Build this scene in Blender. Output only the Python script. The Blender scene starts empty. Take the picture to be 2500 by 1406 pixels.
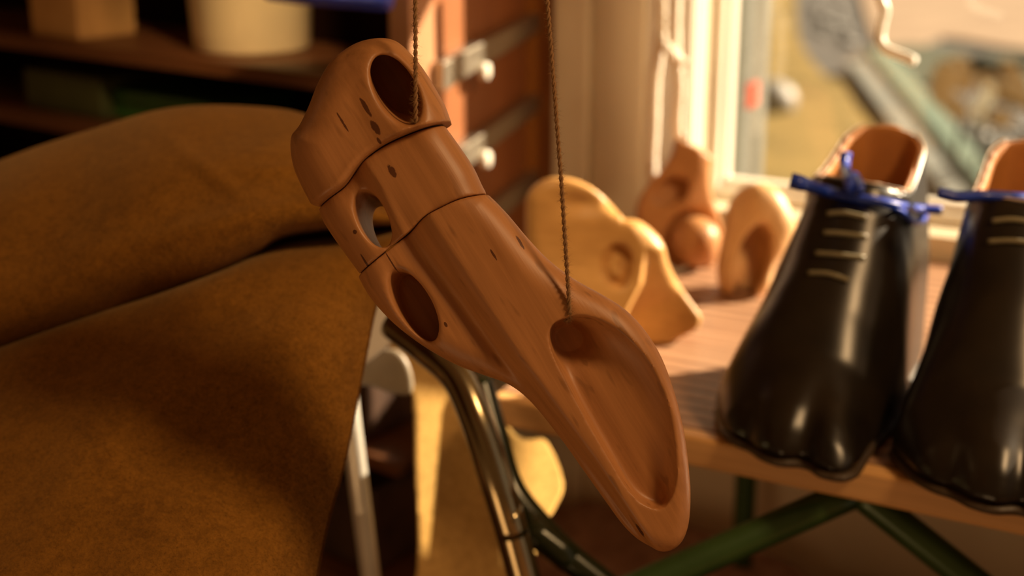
import bpy, math, random
import numpy as np
random.seed(4); rng = np.random.default_rng(4)
SC = bpy.context.scene; COL = SC.collection
F = 3472.0; TH = math.radians(17); c_, s_ = math.cos(TH), math.sin(TH)
CAM = np.array([0, 0, 1.19]); RT = np.array([1, 0, 0.]); FW = np.array([0, c_, -s_]); UP = np.array([0, s_, c_])
E1 = np.array([.878, -.479, 0]); E1 /= np.linalg.norm(E1); E2 = np.array([-E1[1], E1[0], 0]); EZ = np.array([0, 0, 1.])
ZT = .75          # bench top
def ray(x, y): return FW + RT*(x-1250)/F - UP*(y-703)/F
def at(x, y, D): return CAM + D*ray(x, y)
def onz(x, y, z): r = ray(x, y); return CAM + r*(z-CAM[2])/r[2]
def rp(a, b, z): return E1*a + E2*b + EZ*z           # room coordinates
def onplane(x, y, p, n):
    r = ray(x, y); return CAM + r*(((p-CAM) @ n)/(r @ n))

# ------------------------------------------------------------------ materials
class NT:
    def __init__(s, name):
        s.m = bpy.data.materials.new(name); s.m.use_nodes = True
        s.t = s.m.node_tree; s.p = s.t.nodes['Principled BSDF']
    def n(s, typ, **kw):
        nd = s.t.nodes.new(typ)
        for k, v in kw.items():
            if k.startswith('i_'):
                key = k[2:]; key = int(key) if key.isdigit() else key
                nd.inputs[key].default_value = v
            else: setattr(nd, k, v)
        return nd
    def l(s, a, b): s.t.links.new(a, b)
    def vdot(s, v, d):
        nd = s.n('ShaderNodeVectorMath', operation='DOT_PRODUCT'); s.l(v, nd.inputs[0]); nd.inputs[1].default_value = tuple(d); return nd.outputs['Value']
    def frame(s, axis, sc):
        """object position expressed along axis and two normals, scaled"""
        ax = np.array(axis, float); ax /= np.linalg.norm(ax)
        h = np.array([0, 0, 1.]) if abs(ax[2]) < .9 else np.array([1., 0, 0])
        n1 = np.cross(ax, h); n1 /= np.linalg.norm(n1); n2 = np.cross(ax, n1)
        tc = s.n('ShaderNodeTexCoord'); cb = s.n('ShaderNodeCombineXYZ')
        for i, d in enumerate((ax*sc[0], n1*sc[1], n2*sc[2])): s.l(s.vdot(tc.outputs['Object'], d), cb.inputs[i])
        return cb.outputs[0]
    def noise(s, vec, scale, detail=4, rough=.55, dist=0):
        nd = s.n('ShaderNodeTexNoise', i_Scale=scale, i_Detail=detail, i_Roughness=rough, i_Distortion=dist)
        if vec is not None: s.l(vec, nd.inputs['Vector'])
        return nd.outputs[0]
    def ramp(s, fac, stops):
        nd = s.n('ShaderNodeValToRGB'); s.l(fac, nd.inputs[0]); e = nd.color_ramp.elements
        while len(e) < len(stops): e.new(.5)
        for q, (p, col) in zip(e, stops): q.position = p; q.color = (*col, 1) if len(col) == 3 else col
        return nd.outputs[0]
    def mix(s, fac, a, b, mode='MIX'):
        nd = s.n('ShaderNodeMix', data_type='RGBA', blend_type=mode)
        for sock, v in ((nd.inputs[0], fac), (nd.inputs[6], a), (nd.inputs[7], b)):
            if hasattr(v, 'is_linked'): s.l(v, sock)
            elif isinstance(v, (int, float)): sock.default_value = v
            else: sock.default_value = (*v, 1)
        return nd.outputs[2]
    def bump(s, h, strength, dist):
        nd = s.n('ShaderNodeBump', i_Strength=strength, i_Distance=dist); s.l(h, nd.inputs['Height']); s.l(nd.outputs[0], s.p.inputs['Normal'])
    def base(s, c):
        if hasattr(c, 'is_linked'): s.l(c, s.p.inputs['Base Color'])
        else: s.p.inputs['Base Color'].default_value = (*c, 1)
    def done(s, rough=.5, metal=0, spec=None, sheen=0, sheen_tint=None, coat=0):
        s.p.inputs['Roughness'].default_value = rough; s.p.inputs['Metallic'].default_value = metal
        if spec is not None: s.p.inputs['Specular IOR Level'].default_value = spec
        if sheen: s.p.inputs['Sheen Weight'].default_value = sheen; s.p.inputs['Sheen Roughness'].default_value = .5
        if sheen_tint: s.p.inputs['Sheen Tint'].default_value = (*sheen_tint, 1)
        if coat: s.p.inputs['Coat Weight'].default_value = coat; s.p.inputs['Coat Roughness'].default_value = .08
        return s.m
def plain(name, col, rough=.5, metal=0, var=.12, scale=30, **kw):
    t = NT(name); f = t.noise(None, scale, 3)
    tc = t.n('ShaderNodeTexCoord'); t.l(tc.outputs['Object'], t.t.nodes['Noise Texture'].inputs['Vector'])
    a = tuple(min(1, v*(1-var)) for v in col); b = tuple(min(1, v*(1+var)) for v in col)
    t.base(t.ramp(f, [(.3, a), (.7, b)])); return t.done(rough, metal, **kw)
def wood(name, lo, hi, axis, dens=1.0, rough=.5, knots=(), flecks=.0, streak=.5, spec=.35, bump=.15):
    t = NT(name)
    v = t.frame(axis, (6*dens, 34*dens, 34*dens)); g = t.noise(v, 1, 4, .5, .5)
    v2 = t.frame(axis, (5*dens, 260*dens, 260*dens)); g2 = t.noise(v2, 1, 3, .6)
    col = t.ramp(g, [(.25, lo), (.75, hi)])
    col = t.mix(streak*.8*.5, col, t.ramp(g2, [(.35, tuple(x*.6 for x in lo)), (.65, tuple(min(1, x*1.15) for x in hi))]))
    if flecks:
        v3 = t.frame(axis, (45, 190, 190)); g3 = t.noise(v3, 1, 1, .4)
        m = t.ramp(g3, [(.66, (0, 0, 0)), (.74, (flecks,)*3)])
        col = t.mix(m, col, tuple(x*.32 for x in lo))
    for (pt, la, lb) in knots:
        ax = np.array(axis, float); ax /= np.linalg.norm(ax)
        pr_ = np.cross(FW, ax); pr_ /= np.linalg.norm(pr_)
        tc = t.n('ShaderNodeTexCoord'); sub = t.n('ShaderNodeVectorMath', operation='SUBTRACT'); t.l(tc.outputs['Object'], sub.inputs[0]); sub.inputs[1].default_value = tuple(pt)
        nz = t.n('ShaderNodeTexNoise', i_Scale=420., i_Detail=2.); t.l(tc.outputs['Object'], nz.inputs['Vector'])
        qs = []
        for dvv in (ax/la, pr_/lb):
            dd = t.vdot(sub.outputs[0], dvv); q = t.n('ShaderNodeMath', operation='MULTIPLY'); t.l(dd, q.inputs[0]); t.l(dd, q.inputs[1]); qs.append(q)
        a2 = t.n('ShaderNodeMath', operation='ADD'); t.l(qs[0].outputs[0], a2.inputs[0]); t.l(qs[1].outputs[0], a2.inputs[1])
        a3 = t.n('ShaderNodeMath', operation='ADD'); t.l(a2.outputs[0], a3.inputs[0]); nm = t.n('ShaderNodeMath', operation='MULTIPLY', i_1=1.3); t.l(nz.outputs[0], nm.inputs[0]); t.l(nm.outputs[0], a3.inputs[1])
        hf = t.n('ShaderNodeMath', operation='MULTIPLY', i_1=.5); t.l(a3.outputs[0], hf.inputs[0]); m = t.ramp(hf.outputs[0], [(.62, (.9,)*3), (.80, (0,)*3)]); m_ = m
        col = t.mix(m_, col, (.07, .018, .006))
    t.base(col)
    t.bump(g2, bump, .0010)
    return t.done(rough, spec=spec)

# ------------------------------------------------------------------ mesh tools
def raw(name, V, Fc, mat, parent=None, smooth=True, loc=None):
    V = np.asarray(V, float); me = bpy.data.meshes.new(name)
    o = bpy.data.objects.new(name, me); COL.objects.link(o)
    off = np.array(parent['wl']) if parent is not None else (np.array(loc) if loc is not None else np.zeros(3))
    W = V-off
    Fa = Fc if isinstance(Fc, np.ndarray) else None
    if Fa is not None:
        n = len(Fa); k = Fa.shape[1]
        me.vertices.add(len(W)); me.vertices.foreach_set('co', W.astype(np.float32).ravel())
        me.loops.add(n*k); me.loops.foreach_set('vertex_index', Fa.astype(np.int32).ravel())
        me.polygons.add(n); me.polygons.foreach_set('loop_start', np.arange(0, n*k, k, dtype=np.int32))
        me.update(calc_edges=True); me.validate()
    else: me.from_pydata([tuple(v) for v in W], [], [tuple(f) for f in Fc]); me.update()
    if smooth: me.polygons.foreach_set('use_smooth', [True]*len(me.polygons))
    me.materials.append(mat)
    if parent is not None: o.parent = parent
    else: o.location = tuple(off)
    o['wl'] = list(map(float, off))      # world position of the origin, dropped again at the end
    return o
def empty(name, loc, label, cat, group=None):
    o = bpy.data.objects.new(name, None); COL.objects.link(o); o.location = tuple(loc); o['wl'] = [float(v) for v in loc]
    o.empty_display_size = .02
    return tag(o, label, cat, group)
def tag(o, label, cat, group=None, kind=None):
    if label: o['label'] = label
    if cat: o['category'] = cat
    if group: o['group'] = group
    if kind: o['kind'] = kind
    return o
def struct(o): o['kind'] = 'structure'; return o
def bevel(o, w, seg=2):
    m = o.modifiers.new('bevel', 'BEVEL'); m.width = w; m.segments = seg; m.limit_method = 'ANGLE'; return o
def hexa(name, P, mat, parent=None, bev=0, loc=None):
    """P: 4 bottom points then 4 top points, both the same way round"""
    P = np.array(P, float)
    Fc = [(3, 2, 1, 0), (4, 5, 6, 7), (0, 1, 5, 4), (1, 2, 6, 5), (2, 3, 7, 6), (3, 0, 4, 7)]
    cen = P.mean(0); f = Fc[1]; nn = np.cross(P[f[1]]-P[f[0]], P[f[2]]-P[f[0]])
    if nn @ (P[4]-cen) < 0: Fc = [tuple(reversed(q)) for q in Fc]
    o = raw(name, P, Fc, mat, parent, False, loc if loc is not None else P[:4].mean(0))
    if bev: bevel(o, bev)
    return o
def rbox(name, a0, a1, b0, b1, z0, z1, mat, parent=None, bev=0):
    return hexa(name, [rp(a0, b0, z0), rp(a1, b0, z0), rp(a1, b1, z0), rp(a0, b1, z0), rp(a0, b0, z1), rp(a1, b0, z1), rp(a1, b1, z1), rp(a0, b1, z1)], mat, parent, bev)
def catmull(P, n=8, closed=False, corners=()):
    P = np.array(P, float); N = len(P); out = []
    for i in range(N if closed else N-1):
        p1, p2 = P[i], P[(i+1) % N]
        p0 = P[(i-1) % N] if (closed or i > 0) else 2*p1-p2
        p3 = P[(i+2) % N] if (closed or i+2 < N) else 2*p2-p1
        if i in corners: p0 = 2*p1-p2
        if (i+1) % N in corners: p3 = 2*p2-p1
        for k in range(n):
            t = k/n
            out.append(.5*(2*p1+(p2-p0)*t+(2*p0-5*p1+4*p2-p3)*t*t+(3*p1-p0-3*p2+p3)*t**3))
    if not closed: out.append(P[-1])
    return np.array(out)
def sweep(P, r, k=10, cap=True):
    P = np.array(P, float); n = len(P); r = np.broadcast_to(r, (n,))
    T = np.gradient(P, axis=0); T /= np.linalg.norm(T, axis=1)[:, None]
    h = np.array([1, 0, 0.]) if abs(T[0][0]) < .8 else np.array([0, 0, 1.])
    N = np.cross(T[0], h); N /= np.linalg.norm(N); V = []; Fc = []
    for i in range(n):
        N = N-(N@T[i])*T[i]; N /= np.linalg.norm(N); B = np.cross(T[i], N)
        for j in range(k): a = 2*math.pi*j/k; V.append(P[i]+r[i]*(math.cos(a)*N+math.sin(a)*B))
    for i in range(n-1):
        for j in range(k): Fc.append((i*k+j, i*k+(j+1) % k, (i+1)*k+(j+1) % k, (i+1)*k+j))
    if cap: Fc += [tuple(range(k-1, -1, -1)), tuple(range((n-1)*k, n*k))]
    return V, Fc
def tube(name, P, r, mat, parent=None, k=14, loc=None):
    V, Fc = sweep(P, r, k); return raw(name, V, Fc, mat, parent, True, loc)
def twist(P, r, strands, pitch, k=6):
    """strands twisted round the path P"""
    P = np.array(P, float); d = np.r_[0, np.cumsum(np.linalg.norm(np.diff(P, axis=0), axis=1))]
    n = max(8, int(d[-1]/pitch*9)); u = np.linspace(0, d[-1], n); Q = np.stack([np.interp(u, d, P[:, i]) for i in range(3)], 1)
    T = np.gradient(Q, axis=0); T /= np.linalg.norm(T, axis=1)[:, None]
    h = np.array([0, 1, 0.]); N = np.cross(T, h); N /= np.linalg.norm(N, axis=1)[:, None]; B = np.cross(T, N)
    V, Fc = [], []
    for q in range(strands):
        a = 2*math.pi*(u/pitch+q/strands)
        C = Q+(np.cos(a)[:, None]*N+np.sin(a)[:, None]*B)*r*.5
        v, f = sweep(C, r*.56, k); o = len(V); V += v; Fc += [tuple(i+o for i in g) for g in f]
    return V, Fc

def nets(fn, lo, hi, h, chunk=None):
    """naive surface nets of fn<0 on a box; returns vertices and quads facing outwards"""
    ax = [np.arange(lo[i], hi[i]+h, h, dtype=np.float32) for i in range(3)]
    X, Y, Z = np.meshgrid(*ax, indexing='ij', sparse=True)
    f = fn(X, Y, Z).astype(np.float32); f = np.broadcast_to(f, tuple(len(a) for a in ax))
    s = f < 0
    n = [len(a) for a in ax]; cs = tuple(k-1 for k in n)
    cnt = np.zeros(cs, np.uint8); acc = np.zeros(cs+(3,), np.float32)
    def sl(d): return tuple(slice(d[i], d[i]+cs[i]) for i in range(3))
    for axis in range(3):
        o1, o2 = [a for a in range(3) if a != axis]
        for p in (0, 1):
            for q in (0, 1):
                d0 = [0, 0, 0]; d0[o1] = p; d0[o2] = q; d1 = list(d0); d1[axis] = 1
                idx = np.nonzero(s[sl(d0)] != s[sl(d1)])
                fa, fb = f[sl(d0)][idx], f[sl(d1)][idx]; t = fa/(fa-fb)
                cnt[idx] += 1
                pos = np.zeros((len(t), 3), np.float32); pos[:, o1] = p; pos[:, o2] = q; pos[:, axis] = t
                acc[idx] += pos
    m = cnt > 0; vid = -np.ones(cs, np.int64); I = np.nonzero(m); vid[I] = np.arange(len(I[0]))
    V = (np.stack(I, 1)+acc[I]/cnt[I][:, None])*h+np.array(lo)
    Q = []
    for axis in range(3):
        o1, o2 = (axis+1) % 3, (axis+2) % 3
        a = [slice(1, -1)]*3; a[axis] = slice(0, n[axis]-1); b = list(a); b[axis] = slice(1, n[axis])
        sa, sb = s[tuple(a)], s[tuple(b)]
        idx = np.array(np.nonzero(sa != sb)).T
        if len(idx) == 0: continue
        inside = sa[tuple(idx.T)]
        g = idx+1; g[:, axis] -= 1
        def v(d1, d2):
            k = g.copy(); k[:, o1] -= d1; k[:, o2] -= d2; return vid[tuple(k.T)]
        quad = np.stack([v(1, 1), v(0, 1), v(0, 0), v(1, 0)], 1)
        quad[~inside] = quad[~inside][:, ::-1]
        Q.append(quad)
    return V, np.concatenate(Q)
def relax(V, Q, it=2, lam=.5):
    E = np.concatenate([Q[:, [i, (i+1) % 4]] for i in range(4)])
    for _ in range(it):
        S = np.zeros_like(V); C = np.zeros(len(V))
        for a, b in ((0, 1), (1, 0)):
            for i in range(3): S[:, i] += np.bincount(E[:, a], V[E[:, b], i], len(V))
            C += np.bincount(E[:, a], minlength=len(V))
        V = V+lam*(S/C[:, None]-V)
    return V

def poly_sd(P, X, Y):
    """signed distance to a closed polygon, negative inside; X column, Y row arrays"""
    P = np.asarray(P, np.float32); X, Y = np.broadcast_arrays(X, Y); d = np.full(X.shape, 1e9, np.float32); ins = np.zeros(X.shape, bool)
    for i in range(len(P)):
        a, b = P[i], P[(i+1) % len(P)]; ex, ey = b-a; L = ex*ex+ey*ey
        if L < 1e-9: continue
        wx, wy = X-a[0], Y-a[1]; t = np.clip((wx*ex+wy*ey)/L, 0, 1)
        d = np.minimum(d, (wx-ex*t)**2+(wy-ey*t)**2)
        cr = ((a[1] > Y) != (b[1] > Y))
        if ey != 0: ins ^= cr & (X < (b[0]-a[0])*(Y-a[1])/(b[1]-a[1]+1e-12)+a[0])
    d = np.sqrt(d); return np.where(ins, -d, d)
def line_sd(P, X, Y):
    """signed distance to an open polyline: positive to the right-hand (upper right) side when walking down the list"""
    P = np.asarray(P, np.float32); X, Y = np.broadcast_arrays(X, Y); best = np.full(X.shape, 1e9, np.float32); sg = np.ones(X.shape, np.float32)
    for i in range(len(P)-1):
        a, b = P[i], P[i+1]; ex, ey = b-a; L = math.hypot(ex, ey); ex /= L; ey /= L
        wx, wy = X-a[0], Y-a[1]; t = wx*ex+wy*ey
        lo_ = -1e9 if i == 0 else 0; hi_ = 1e9 if i == len(P)-2 else L
        tc = np.clip(t, lo_, hi_); d = np.hypot(wx-ex*tc, wy-ey*tc); m = d < best
        best = np.where(m, d, best); sg = np.where(m, np.sign(wx*ey-wy*ex+1e-6), sg)
    return best*sg
def sst(x, a, b): t = np.clip((np.asarray(x)-a)/(b-a), 0, 1); return t*t*(3-2*t)
def smax(a, b, k):
    h = np.maximum(k-np.abs(a-b), 0)/k; return np.maximum(a, b)+h*h*k*.25
def smin(a, b, k): return -smax(-a, -b, k)
def hp(x, y, w): return 1250+(x-1250)*(1-w/F), 703+(y-703)*(1-w/F)

def inflate(name, sil, D, mat, parent, lo, hi, h, Tf, Tb, R, w0=None, chamfer=None, clipk=3, carve=None, region=None, zclip=None, it=2, loc=None):
    """solid grown from an outline: rounded slab of half thickness T(x,y); x,y,w in picture pixels at depth D, w towards the viewer"""
    sc = D/F
    def fn(X, Y, W):
        X2, Y2 = X[:, :, 0], Y[:, :, 0]
        d = poly_sd(sil, X2, Y2)
        tf = (Tf(X2, Y2, -d) if callable(Tf) else Tf+0*d); tb = (Tb(X2, Y2, -d) if callable(Tb) else Tb+0*d)
        c0 = w0(X2, Y2) if w0 else 0*d
        d3, tf3, tb3, c3 = (q[:, :, None] for q in (d, tf, tb, c0))
        Wc = W-c3; T = np.where(Wc > 0, tf3, tb3); Rr = np.minimum(R, .98*np.minimum(tf3, tb3)) if np.isscalar(R) else R
        qx = d3+Rr; qy = np.abs(Wc)-T+Rr
        f = np.hypot(np.maximum(qx, 0), np.maximum(qy, 0))+np.minimum(np.maximum(qx, qy), 0)-Rr
        if carve: f = carve(f, X, Y, Wc)
        if chamfer is not None: f = np.maximum(f, (f+poly_sd(region, X2, Y2)[:, :, None]+chamfer(X2, Y2)[:, :, None])*.72)
        if region is not None: f = smax(f, poly_sd(region, X2, Y2)[:, :, None], clipk)
        if zclip is not None:
            zw = CAM[2]+D*(-s_)-(Y-703)*sc*c_-W*sc*(-s_)
            f = np.maximum(f, (zclip-zw)/sc)
        return f
    V, Q = nets(fn, lo, hi, h); V = relax(V, Q, it)
    P = CAM+D*FW+sc*((V[:, :1]-1250)*RT-(V[:, 1:2]-703)*UP-V[:, 2:3]*FW)
    return raw(name, P, Q[:, ::-1].copy(), mat, parent, True, loc)
def ell_cyl(X, Y, W, cx, cy, wf, ux, uy, a, b, tx, ty):
    """tilted elliptical bore: centre given at depth wf, shifting by tx,ty px per px of depth; approximate distance"""
    x = X-cx-tx*(wf-W); y = Y-cy-ty*(wf-W); u = x*ux+y*uy; v = -x*uy+y*ux
    r = np.sqrt((u/a)**2+(v/b)**2)+1e-6; return (r-1)*np.sqrt(u*u+v*v)/r/1.0 if False else (r-1)*min(a, b)

# ------------------------------------------------------------------ the hanging carving
D0 = .80; S0 = D0/F
gaxis = RT*.52-UP*.85
def wp(x, y, w, D=D0): sc = D/F; return CAM+D*FW+sc*((x-1250)*RT-(y-703)*UP-w*FW)
root = empty('wooden_carving', at(1250, 640, D0), 'long hollow carving of reddish brown wood in three joined segments, hung on two brown cords', 'wood carving')
rl = np.array(root['wl'])
def kn(x, y, w, la, lb): x, y = hp(x, y, w); return (wp(x, y, w)-rl, la*S0, lb*S0)
WLO, WHI = (.33, .135, .042), (.47, .212, .076)
mw_cap = wood('carved_wood_cap', WLO, WHI, gaxis, .9, .42, [kn(893, 262, 120, 30, 6), kn(917, 312, 120, 22, 9), kn(926, 345, 115, 10, 4), kn(838, 300, 110, 30, 3)], flecks=.25)
mw_mid = wood('carved_wood_middle', WLO, WHI, gaxis, .9, .42, [kn(957, 418, 100, 18, 8), kn(865, 566, 85, 6, 6), kn(893, 640, 60, 30, 3)], flecks=.25)
mw_low = wood('carved_wood_scoop', tuple(1.06*v for v in WLO), tuple(1.08*v for v in WHI), gaxis, .9, .45, [kn(1088, 793, 75, 8, 4), kn(1270, 592, 90, 20, 4), kn(1700-140, 1290, 30, 20, 4), kn(1205, 622, 100, 16, 3), kn(955, 640, 80, 34, 2)], flecks=.35)

cap_out = catmull([(930, 97), (880, 105), (840, 127), (805, 160), (778, 210), (757, 265), (737, 308), (717, 333), (714, 362), (722, 412), (745, 465), (771, 513), (800, 580), (1180, 440), (1103, 303), (1088, 262), (1062, 215), (1032, 168), (1000, 130), (968, 104)], 6, True, corners=(7, 11, 12, 13, 14))
seam = catmull([(690, 545), (771, 512), (812, 486), (850, 458), (880, 418), (905, 392), (955, 358), (1030, 326), (1102, 303), (1180, 285)], 6)
cap_reg = list(map(tuple, seam))+[(1300, 200), (1300, -60), (500, -60), (500, 600)]
ridge_cap = [(905, 60), (880, 140), (892, 220), (925, 310), (985, 400)]
def cap_T(X, Y, s):
    return 122+9*np.exp(-np.abs(line_sd(seam, X, Y)-6)/8)*sst(X, 1080, 980)+10*sst(line_sd(ridge_cap, X, Y), -40, 40)-.10*np.maximum(0, 300-Y)
hx, hy = hp(966, 221, 118)
def cap_carve(f, X, Y, W):
    g = ell_cyl(X, Y, W, hx, hy, 118, .50, .866, 88, 47, -.10, -.30)
    g = smax(g, -(W-(-62)), 40)
    return smax(f, -g, 16)
inflate('cap_segment', cap_out, D0, mw_cap, root, (695, 75, -135), (1125, 535, 140), 3.6, cap_T, 115, 96, region=cap_reg, clipk=3, carve=cap_carve, chamfer=lambda X, Y: 13*sst(X, 1090, 930)*1.0+1)

mid_out = catmull([(950, 230), (745, 400), (782, 520), (803, 562), (842, 618), (880, 670), (930, 750), (1250, 570), (1188, 474), (1157, 411), (1116, 350), (1080, 300), (1040, 240)], 6, True, corners=(0, 1, 5, 6, 7))
seam_in = seam+np.array([-1, 3.])
seam2 = catmull([(1260, 462), (1190, 476), (1130, 490), (1080, 512), (1040, 535), (1001, 572), (940, 621), (880, 669), (820, 715)], 5)
mid_reg = list(map(tuple, seam_in))[::1]+list(map(tuple, seam2))
ridge_mid = [(850, 380), (890, 418), (925, 470), (955, 530), (990, 600)]
def mid_T(X, Y, s):
    d = line_sd(ridge_mid, X, Y)
    ds = np.abs(line_sd(seam, X, Y)); return 80+25*sst(d, -18, 22)-7*np.exp(-((d-30)/22)**2)*sst(Y, 430, 560)-16*np.exp(-ds/22)*sst(X, 1090, 1000)
mx, my = hp(909, 532, 78)
def mid_carve(f, X, Y, W):
    g = ell_cyl(X, Y, W, mx, my, 78, .42, .907, 74, 36, .19, .20)
    return smax(f, -g, 10)
inflate('middle_segment', mid_out, D0, mw_mid, root, (760, 285, -120), (1215, 690, 130), 3.6, mid_T, 92, 80, region=mid_reg, clipk=4, carve=mid_carve)

low_out = catmull([(1100, 420), (830, 610), (876, 677), (905, 727), (955, 783), (1010, 828), (1060, 861), (1120, 893), (1180, 915), (1245, 940), (1300, 985), (1370, 1072), (1420, 1142), (1480, 1226), (1520, 1280), (1560, 1318), (1608, 1340), (1642, 1334), (1666, 1308), (1679, 1262), (1682, 1200), (1678, 1140), (1668, 1060), (1650, 980), (1625, 903), (1597, 843), (1560, 791), (1520, 752), (1470, 720), (1400, 681), (1340, 636), (1290, 585), (1235, 520), (1192, 477)], 5, True, corners=(0, 1, 2, 33))
low_reg = list(map(tuple, seam2+np.array([.5, 2.])))+[(700, 800), (900, 1500), (1900, 1500), (1900, 400)]
step = [(1010, 520), (1060, 600), (1150, 725), (1245, 865), (1345, 1000), (1440, 1120), (1520, 1235), (1590, 1335), (1620, 1380)]
bowl = catmull([(1338, 812), (1352, 786), (1385, 772), (1432, 768), (1485, 786), (1535, 822), (1583, 876), (1617, 940), (1640, 1005), (1652, 1080), (1655, 1150), (1645, 1205), (1618, 1240), (1580, 1236), (1535, 1200), (1480, 1112), (1420, 1008), (1372, 915), (1345, 858)], 5, True)
def low_T(X, Y, s):
    u = (X-1090)*.57+(Y-560)*.82; t = np.clip(u/980, 0, 1)
    base = 96-46*t
    d = line_sd(step, X, Y); wd = 46-34*np.clip(u/850, 0, 1)
    amp = 46-8*t
    T = base+amp*(sst(d, -wd*.9, wd*.9)-.5)
    # gentle flute below the step
    T = T-12*np.exp(-((d+wd*.7)/(wd*.55))**2)
    bx, by = hp(X, Y, -0); db = -poly_sd(bowl_l, X, Y)
    deep = 50+62*np.exp(-(((X-1385)/70)**2+((Y-825)/58)**2))
    dl = line_sd([(1338, 800), (1420, 1010), (1560, 1240)], X, Y)
    wall = 5+24*sst(dl, 40, 130)
    T = T-deep*(1-np.exp(-np.maximum(db-2, 0)/wall))*(db > 0)
    return T
bowl_l = np.array([hp(x, y, 62) for x, y in bowl])
lx, ly = hp(1006, 742, 72)
def low_carve(f, X, Y, W):
    g = ell_cyl(X, Y, W, lx, ly, 72, .50, .866, 94, 42, .22, .16)
    g = smax(g, -(W-(-45)), 20)
    return smax(f, -g, 12)
inflate('scoop_segment', low_out, D0, mw_low, root, (860, 455, -115), (1700, 1360, 130), 3.8, low_T, lambda X, Y, s: 86-44*np.clip(((X-1090)*.57+(Y-560)*.82)/980, 0, 1), 74, region=low_reg, clipk=4, carve=low_carve)

# cords
t = NT('jute'); v = t.noise(None, 900, 3); t.base(t.ramp(v, [(.3, (.17, .085, .035)), (.7, (.36, .20, .09))])); m_jute = t.done(.9, spec=.1)
def cord(name, P, label, r=.00125):
    P = np.array(P); V, Fc = twist(P, r, 2, .0078, 7)
    n = len(V)
    d = np.linalg.norm(P[-1]-P[0]); k = int(d*800)      # stray fibres
    for _ in range(k):
        q = random.random()*(len(P)-1); i = int(q); p = P[i]+(P[min(i+1, len(P)-1)]-P[i])*(q-i)
        a = random.random()*6.28; L = random.uniform(.0012, .0042); dv = np.array([math.cos(a), math.sin(a)*.5, random.uniform(-1, 1)]); dv /= np.linalg.norm(dv)
        sd = np.array([math.cos(a), math.sin(a), 0])*r*.7; w = np.cross(dv, [0, 1, 0]); w = w/np.linalg.norm(w)*.00007
        b = len(V); V += [p+sd-w, p+sd+w, p+sd+dv*L]; Fc.append((b, b+1, b+2))
    return tag(raw(name, V, Fc, m_jute, None, True, P[0]), label, 'cord', 'cords holding up the wooden carving')
def extend(p, q, zt):   # from p up through q to height zt
    return p+(q-p)*(zt-p[2])/(q[2]-p[2])
p0 = wp(*hp(1015, 296, 126), 126); q0 = at(1014, 0, .768)
c1 = [wp(*hp(1012, 306, 100), 100), p0, q0, extend(p0, q0, 2.2)]
cord('twine_cord', np.concatenate([np.linspace(c1[i], c1[i+1], 12)[:-1] for i in range(3)]+[[c1[3]]]), 'brown twine cord running straight up from the oval hole in the top segment')
p1 = wp(*hp(1391, 764, 104), 104); q1 = at(1371, 450, .766); r1 = at(1336, 0, .758)
c2 = [wp(*hp(1384, 785, 74), 74), p1, q1, r1, extend(q1, r1, 2.2)]
cord('twine_cord', np.concatenate([np.linspace(c2[i], c2[i+1], 12)[:-1] for i in range(4)]+[[c2[4]]]), 'brown twine cord tied to the edge of the scoop, rising past the window wall')

# ------------------------------------------------------------------ the suede hide
def suede(name, lo, hi, sheen=.5, grain=1.0):
    t = NT(name); tc = t.n('ShaderNodeTexCoord')
    a = t.noise(tc.outputs['Object'], 14, 4, .6, .8); b = t.noise(tc.outputs['Object'], 420, 4, .7)
    col = t.ramp(a, [(.32, lo), (.68, hi)]); col = t.mix(.38, col, t.ramp(b, [(.3, tuple(v*.35 for v in lo)), (.7, tuple(min(1, v*1.4) for v in hi))])); b2 = t.noise(tc.outputs['Object'], 130, 5, .75); col = t.mix(.22, col, t.ramp(b2, [(.38, tuple(v*.5 for v in lo)), (.62, tuple(min(1, v*1.25) for v in hi))]))
    t.base(col)
    ad = t.n('ShaderNodeMath', operation='ADD'); t.l(a, ad.inputs[0]); t.l(b, ad.inputs[1]); t.bump(b, .5*grain, .0012)
    return t.done(.95, spec=.12, sheen=sheen, sheen_tint=(1, .72, .38))
m_hide = suede('tan_suede', (.18, .072, .008), (.31, .135, .018), .25)
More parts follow.
